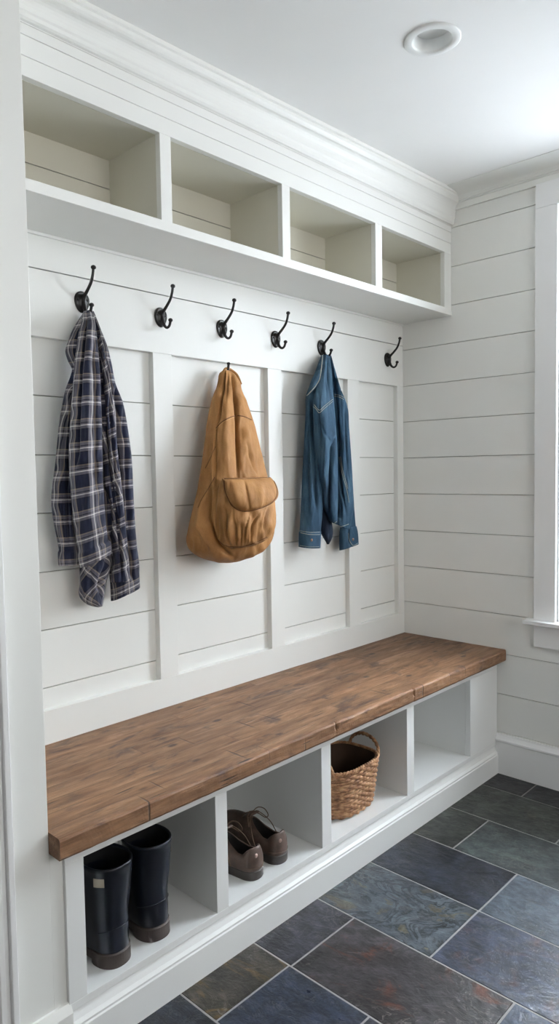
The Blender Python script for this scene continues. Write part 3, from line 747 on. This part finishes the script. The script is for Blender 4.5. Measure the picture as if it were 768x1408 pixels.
# ---- tan bag
Zb = (4.4, 240, 480)
bag = tag(empty('canvas_backpack', (-1.1, -.09, 1.02)), 'tan canvas backpack with a flap pocket hanging from a small peg', 'bag')
cloth('bag_body', Zm(*Zb, [(130, 294, 338, .02, -.020), (150, 272, 362, .035, -.016), (200, 263, 394, .05, -.014), (240, 254, 402, .055, -.014), (310, 229, 430, .07, -.014), (420, 205, 467, .09, -.014), (550, 190, 500, .11, -.014), (680, 172, 530, .13, -.014), (770, 158, 552, .14, -.014), (850, 145, 572, .15, -.014), (980, 113, 588, .16, -.014), (1080, 90, 592, .165, -.014), (1130, 81, 590, .165, -.014), (1185, 94, 572, .16, -.014), (1230, 138, 535, .14, -.018), (1262, 195, 470, .11, -.026), (1284, 262, 400, .06, -.045)]),
      CANVAS, bag, Zc(*Zb, [(.020, 9, [(160, 352), (300, 366), (420, 374), (600, 379), (780, 386)]), (.016, 8, [(150, 300), (260, 290), (400, 272), (470, 250)]), (.010, 7, [(480, 248), (620, 243), (780, 240), (860, 250)]), (-.010, 26, [(250, 320), (500, 315), (760, 320)]), (-.007, 22, [(250, 395), (500, 425), (760, 470)]), (.010, 10, [(560, 430), (700, 470), (760, 500)]), (.008, 8, [(150, 322), (230, 316), (300, 312)]), (.022, 18, [(840, 215), (920, 195), (1000, 195), (1080, 215), (1150, 250), (1200, 300), (1240, 350)]), (-.008, 20, [(900, 165), (1050, 150), (1180, 220)]), (.008, 9, [(700, 395), (780, 410)])]), n=180, step=1.2, seed=21, open_bottom=False, noise_amp=.006)
cloth('pocket', Zm(*Zb, [(790, 285, 560, .05, -0.122), (830, 272, 585, .08, -0.122), (900, 262, 596, .10, -0.120), (980, 256, 603, .115, -0.117), (1040, 252, 605, .12, -0.117), (1100, 258, 596, .115, -0.117), (1150, 272, 562, .095, -0.122), (1180, 292, 515, .07, -0.130), (1200, 320, 450, .04, -0.140)]),
      CANVAS, bag, Zc(*Zb, [(.010, 6, [(1000, 350), (1080, 362), (1180, 372)]), (.009, 5, [(990, 455), (1080, 425), (1185, 420)]), (.009, 6, [(1040, 400), (1120, 400), (1190, 398)]), (.010, 6, [(985, 510), (1060, 470), (1170, 455)]), (.010, 7, [(960, 300), (1080, 305), (1180, 335)]), (-.006, 9, [(1000, 328), (1100, 335)]), (-.006, 10, [(1000, 540), (1100, 515)]), (.010, 8, [(980, 562), (1080, 545)]), (.006, 5, [(1080, 350), (1160, 388)]), (.006, 5, [(1090, 450), (1160, 438)])]), n=180, step=1.2, seed=22, open_bottom=False, noise_amp=.006)
cloth('pocket_flap', Zm(*Zb, [(778, 287, 578, .03, -0.170), (790, 290, 588, .05, -0.170), (810, 296, 604, .06, -0.172), (850, 304, 619, .07, -0.173), (885, 317, 622, .075, -0.175), (915, 331, 610, .075, -0.177), (940, 346, 582, .07, -0.180), (960, 364, 540, .06, -0.185), (972, 382, 505, .045, -0.192), (979, 402, 462, .03, -0.200)]),
      CANVAS, bag, Zc(*Zb, [(.008, 9, [(780, 415), (860, 432), (960, 450)]), (-.005, 20, [(800, 360), (940, 390)]), (-.005, 24, [(800, 510), (930, 520)]), (.005, 8, [(790, 330), (850, 325)])]), n=160, step=1.2, seed=23, open_bottom=False, noise_amp=.0018)
BS = ['bag_body', 'pocket', 'pocket_flap']
def bs(pts, m=CANVSEAM, r=.0016, nm='seam', s=BS): stitch(nm, s, A(*Zb, pts), m, bag, r)
bs([(250, 478), (285, 440), (330, 415), (368, 402)]); bs([(380, 402), (420, 408), (465, 428)])
bs([(246, 590), (215, 660), (185, 720)], r=.0012); bs([(242, 775), (205, 840), (165, 905), (140, 960)], r=.0012)
bs([(252, 484), (288, 447), (332, 423), (366, 411)], CANVSTI, .0007, 'stitching')
bs([(300, 795), (303, 850), (330, 918), (352, 950), (390, 975), (440, 980), (500, 968), (560, 944), (600, 915), (618, 880), (616, 840), (600, 800)], r=.0018, s=['pocket_flap', 'pocket'])
bs([(300, 785), (360, 784), (420, 786), (500, 780), (575, 777)], r=.0016, s=['pocket_flap', 'bag_body'])
bs([(258, 1150), (300, 1186), (360, 1196), (430, 1190), (500, 1165), (560, 1135)], r=.0014)
bm = bmesh.new()
p = at(316, 512, 1, -.032)
tube(bm, [at(304, 520, 1, -.04), at(307, 511, 1, -.036), at(311, 506.5, 1, -.032), at(318, 509, 1, -.030), at(326, 516, 1, -.034), at(331, 528, 1, -.05)], .0042, 8)
obj('hanging_loop', bm, CANVAS, bag, smooth=True)

# ------------------------------------------------------------------ boots
def foot_ring(cx, yh, yt, w, wt, n=48, z=0, toe=.5, sq=2.4):
    """horizontal foot outline: heel at yh, toe at yt; w heel half width, wt ball half width"""
    r = []; hb = w*1.12; L = yt-yh-hb
    for j in range(n):
        a = 2*PI*j/n; q = -math.cos(a); c = math.sin(a)
        if q <= 0:
            x, y = w*math.copysign(abs(c)**.88, c), yh+hb*(1-abs(q)**.95)
        else:
            k = min(1, q/.75); ww = w+(wt-w)*k*k*(3-2*k)
            x, y = ww*math.copysign(abs(c)**(2/sq*.95), c), yh+hb+L*q**(2/sq*1.05)
        r.append(Vector((cx+x, y, z)))
    return r
def make_boot():
    t = empty('rubber_boot')
    bm = bmesh.new()
    # local: heel back at y=0, toe towards +y, z from floor
    prof = [(.020, .002, .262, .040, .048), (.040, .001, .262, .041, .048), (.056, .001, .258, .0415, .047), (.070, .001, .240, .042, .045), (.080, .002, .215, .043, .044), (.090, .003, .185, .044, .044), (.100, .004, .158, .045, .045), (.112, .004, .140, .046, .046), (.130, .002, .128, .048, .048), (.160, -.003, .122, .051, .051), (.190, -.006, .121, .053, .053), (.215, -.008, .122, .055, .055), (.231, -.009, .123, .056, .056), (.233, -.0102, .1242, .0572, .0572), (.239, -.0102, .1242, .0572, .0572), (.241, -.009, .123, .056, .056)]
    R = [foot_ring(0, a, b, w, wt, z=z, sq=2.2 if z > .11 else 2.5) for z, a, b, w, wt in prof]
    inner = [foot_ring(0, a+.004, b-.004, w-.004, wt-.004, z=z) for z, a, b, w, wt in (prof[-1], prof[-5], prof[-7], prof[-9])]
    rings(bm, R+inner); sh_ = obj('shaft', bm, RUBBER, t, smooth=True, local=True)
    bm = bmesh.new()                                              # dark lining just inside
    rings(bm, [foot_ring(0, a+.0045, b-.0045, w-.0045, wt-.0045, z=z-.006) for z, a, b, w, wt in (prof[-1], prof[-5], prof[-8])], cap0=False)
    obj('lining', bm, RUBBERIN, t, smooth=True, local=True)
    bm = bmesh.new()                                              # sole with a raised heel
    rings(bm, [foot_ring(0, -.001, .265, .043, .050, z=z) for z in (.012, .030)]+[foot_ring(0, .001, .262, .040, .047, z=.033)])
    rings(bm, [foot_ring(0, -.003, .080, .0435, .044, z=z, sq=2.6) for z in (0, .032)]+[foot_ring(0, .001, .078, .040, .041, z=.0345, sq=2.6)])
    rings(bm, [foot_ring(0, .105, .264, .044, .050, z=z) for z in (.0, .013)])
    obj('sole', bm, SOLE, t, bevel=.0015, local=True)
    bm = bmesh.new()                                              # heel counter rib
    P = []
    for q in range(15):
        a = -1.35+2.7*q/14; P.append((.0445*math.sin(a), .047-.046*math.cos(a), .080+.012*math.cos(a)))
    tube(bm, P, .0011, 6, k=2); obj('rib', bm, RUBBER, t, smooth=True, local=True)
    return t
def boot_label(t, side):
    bm = bmesh.new(); pts = []
    for k in range(7):
        a = side*(.78+.40*k/6)
        pts.append((a))
    R = []
    cy = .057
    for zz, off in ((.200, -.003), (.200, .0022), (.220, .0026), (.220, -.003)):
        R.append([Vector((math.sin(a)*(.0555+off), cy-(.0650+off)*math.cos(a), zz)) for a in pts])
    V = [[bm.verts.new(p) for p in r] for r in R]
    for i in range(4):
        for j in range(6): bm.faces.new((V[i][j], V[i][j+1], V[(i+1) % 4][j+1], V[(i+1) % 4][j]))
    for j in (0, 6): bm.faces.new([V[i][j] for i in range(4)])
    o = obj('label', bm, CREAM, t, local=True); o['label'] = 'small cream tab near the top of the shaft'
b1 = make_boot(); b1.location = (-1.838, -.434, ZB); b1.rotation_euler.z = .10
b2 = b1.copy(); COL.objects.link(b2)
for ch in [c for c in COL.objects if c.parent == b1]:
    c = ch.copy(); COL.objects.link(c); c.parent = b2
b2.location = (-1.722, -.428, ZB); b2.rotation_euler.z = -.02
boot_label(b1, -1); boot_label(b2, 1)
tag(b1, 'dark navy rubber boot with brown sole, the left one of the pair', 'boot', 'rubber boots in the first bench cubby')
tag(b2, 'dark navy rubber boot with brown sole, the right one of the pair, set further in', 'boot', 'rubber boots in the first bench cubby')

# ------------------------------------------------------------------ shoes
def make_shoe(flip=1):
    t = empty('leather_shoe'); n = 56
    # local: heel at y=0, toe +y, z from floor
    bm = bmesh.new()
    rings(bm, [foot_ring(0, .002, .272, .034, .046, z=0, n=n), foot_ring(0, .000, .275, .036, .048, z=.004, n=n), foot_ring(0, .000, .275, .0365, .0485, z=.024, n=n), foot_ring(0, .003, .272, .034, .046, z=.0265, n=n)])
    obj('sole', bm, SHOESOLE, t, smooth=True, bevel=.001, local=True)
    bot = foot_ring(0, .003, .270, .0345, .0465, n=n)
    top = foot_ring(0, .010, .132, .0275, .0225, n=n, sq=2.0)
    R = []
    K = 14
    for k in range(K+1):
        s = k/K; r = []
        for j in range(n):
            a = 2*PI*j/n; tt = (1-math.cos(a))/2                # 0 heel .. 1 toe
            zt = lin(tt, [(0, .088), (.12, .087), (.3, .079), (.5, .066), (.62, .065), (.8, .076), (1, .098)])
            g = s**(1+1.2*tt)
            f = 1-(1-s)**(1.0+1.1*tt)
            p = bot[j].lerp(top[j], g if tt > .5 else s)
            bul = math.sin(PI*s)*(.006 if tt < .75 else .002)
            d = (p-Vector((0, .05+.12*tt, 0))); d.z = 0
            if d.length > 1e-4: p = p+d.normalized()*bul
            p = Vector((p.x, p.y, .024+(zt-.024)*f)); r.append(p)
        R.append(r)
    inner = []
    for s_, dz in ((.95, .0015), (.90, -.002), (.86, -.02), (.84, -.05)):
        c = Vector((0, .071, 0)); inner.append([Vector((c.x+(p.x-c.x)*s_, c.y+(p.y-c.y)*s_, max(.03, p.z+dz))) for p in R[-1]])
    rings(bm2 := bmesh.new(), R+inner[:2], cap0=True, cap1=False); obj('upper', bm2, LEATHER, t, smooth=True, local=True)
    bm = bmesh.new(); rings(bm, inner[1:], cap0=False); obj('lining', bm, LINING, t, smooth=True, local=True)
    bm = bmesh.new()                                              # tongue
    Rr = []
    for k in range(7):
        s = k/6; y = .185-.068*s; z = .078+.036*s; w = .014+.006*s
        Rr.append([Vector((w*math.cos(a), y+.003*math.sin(a), z+.004*math.sin(a)+.004*math.cos(a)**2*-1)) for a in [2*PI*q/16 for q in range(16)]])
    rings(bm, Rr); obj('tongue', bm, LEATHER, t, smooth=True, local=True)
    bm = bmesh.new()                                              # laces: bars, bow loops and ends
    for k in range(4):
        y = .196-.021*k; z = .079+.0092*k
        tube(bm, [(-.021, y, z-.006), (-.010, y, z+.004), (.010, y-.006, z+.004), (.021, y-.008, z-.006)], .0016, 6)
    for s in (-1, 1):
        tube(bm, [(0, .128, .112), (s*.018, .122, .122), (s*.036, .112, .114), (s*.043, .103, .095), (s*.036, .108, .088), (s*.018, .120, .104), (0, .128, .112)], .0015, 6)
        tube(bm, [(0, .128, .112), (s*.020, .118, .108), (s*.040, .095, .082), (s*.047, .078, .055), (s*.049, .066, .036)], .0015, 6)
    ball(bm, (0, .128, .112), .0045, n=10)
    obj('laces', bm, LACE, t, smooth=True, local=True)
    bm = bmesh.new(); ball(bm, (-.0115, .0045, .070), .0060, (1, .55, 1), 12); o = obj('heel_mark', bm, LOGO, t, smooth=True, local=True); o['label'] = 'small round pale mark on the heel'
    bm = bmesh.new()
    P = [(.0372*math.sin(a), .040-.0412*math.cos(a), .036) for a in [-1.3+2.6*q/14 for q in range(15)]]
    tube(bm, P, .0009, 6, k=2); obj('heel_seam', bm, LACE, t, smooth=True, local=True)
    return t
s1 = make_shoe(); s1.location = (-1.380, -.428, ZB); s1.rotation_euler.z = .10
s2 = s1.copy(); COL.objects.link(s2)
for ch in [c for c in COL.objects if c.parent == s1]:
    c = ch.copy(); COL.objects.link(c); c.parent = s2
s2.location = (-1.277, -.424, ZB); s2.rotation_euler.z = .02
tag(s1, 'brown leather lace-up shoe, left of the pair and nearer the white divider', 'shoe', 'brown shoes in the second bench cubby')
tag(s2, 'brown leather lace-up shoe, right of the pair', 'shoe', 'brown shoes in the second bench cubby')

# ------------------------------------------------------------------ basket
bk = tag(empty('wicker_basket', (-.886, -.318, ZB), .02), 'brown woven wicker basket with two handles in a bench cubby', 'basket')
def rr(ax, ay, t, p=3.4):
    c, s = math.cos(t), math.sin(t); k = (abs(c)**p+abs(s)**p)**(-1/p); return Vector((ax*k*c, ay*k*s, 0))
HB = .163; NR = 18
def dims(s): return .108+.021*s**.8, .086+.019*s**.8
bm = bmesh.new()
for i in range(NR):
    s = (i+.5)/NR; z = .004+s*(HB-.008); ax, ay = dims(s); n = 168; R = []
    for j in range(n):
        t = 2*PI*j/n; w = math.sin(t*21+PI*i)
        c = rr(ax, ay, t); nn = c.normalized(); zz = z+.0012*math.sin(t*5+i*1.7)+.0010*noise.noise(Vector((t*3, i, 0)))
        rad = .0043+.0010*w
        c = c+nn*(.0020*w)
        R.append([c+nn*(rad*math.cos(a)*.9)+Vector((0, 0, zz+rad*1.12*math.sin(a))) for a in [2*PI*q/7 for q in range(7)]])
    V = [[bm.verts.new(p) for p in r] for r in R]
    for j in range(n):
        for q in range(7): bm.faces.new((V[j][q], V[(j+1) % n][q], V[(j+1) % n][(q+1) % 7], V[j][(q+1) % 7]))
obj('woven_body', bm, WICKER, bk, smooth=True, local=True)
bm = bmesh.new(); n = 80
R = [[rr(dims(s)[0]-.0075, dims(s)[1]-.0075, 2*PI*j/n)+Vector((0, 0, .004+s*(HB-.004))) for j in range(n)] for s in [k/6 for k in range(7)]]
rings(bm, R, cap1=False); obj('inner_wall', bm, WICKIN, bk, smooth=True, local=True)
bm = bmesh.new()                                                  # braided rim
for ph in (0, PI):
    n = 260; P = []
    for j in range(n+1):
        t = 2*PI*j/n; c = rr(*dims(1), t); nn = c.normalized(); a = t*34+ph
        P.append(c+nn*.0030*math.cos(a)+Vector((0, 0, HB+.0030*math.sin(a))))
    tube(bm, P, .0040, 7, k=1)
obj('rim', bm, WICKER, bk, smooth=True, local=True)
for s in (-1, 1):
    bm = bmesh.new(); ax, ay = dims(1)
    for ph in (0, PI):
        P = []
        for j in range(61):
            t = PI*j/60; y = -.012-math.cos(t)*.062; z = HB-.012+math.sin(t)**.8*.060; x = s*(ax-.002+.006*math.sin(t))
            a = t*12+ph; P.append(Vector((x+.0028*math.cos(a), y, z+.0028*math.sin(a))))
        tube(bm, P, .0044, 7, k=1)
    obj('handle', bm, WICKER, bk, smooth=True, local=True)

# ------------------------------------------------------------------ light: daylight through the side window, added fill through the front one
W = bpy.data.worlds.new('world'); S.world = W; W.use_nodes = True
bg = W.node_tree.nodes['Background']; bg.inputs[0].default_value = (.80, .90, 1.0, 1); bg.inputs[1].default_value = 1.2
def area(name, loc, aim, sx, sy, power, col):
    l = bpy.data.lights.new(name, 'AREA'); l.shape = 'RECTANGLE'; l.size = sx; l.size_y = sy; l.energy = power; l.color = col
    o = bpy.data.objects.new(name, l); COL.objects.link(o); o.location = loc
    o.rotation_euler = (Vector(aim)-Vector(loc)).to_track_quat('-Z', 'Y').to_euler(); return o
area('window_daylight', (.75, -1.25, 1.92), (-1.4, -.75, .75), 1.4, 1.6, 205, (.84, .92, 1.0))
area('front_fill_light', ((O1[0]+O1[1])/2, YF-.25, 1.75), ((O1[0]+O1[1])/2, 0, 1.85), 2.3, 1.1, 27, (1.0, .96, .89))  # added fill lamp outside the unseen front opening
if hasattr(S, 'cycles'):
    S.cycles.max_bounces = 10; S.cycles.diffuse_bounces = 7; S.cycles.use_denoising = True
    S.cycles.sample_clamp_indirect = 8
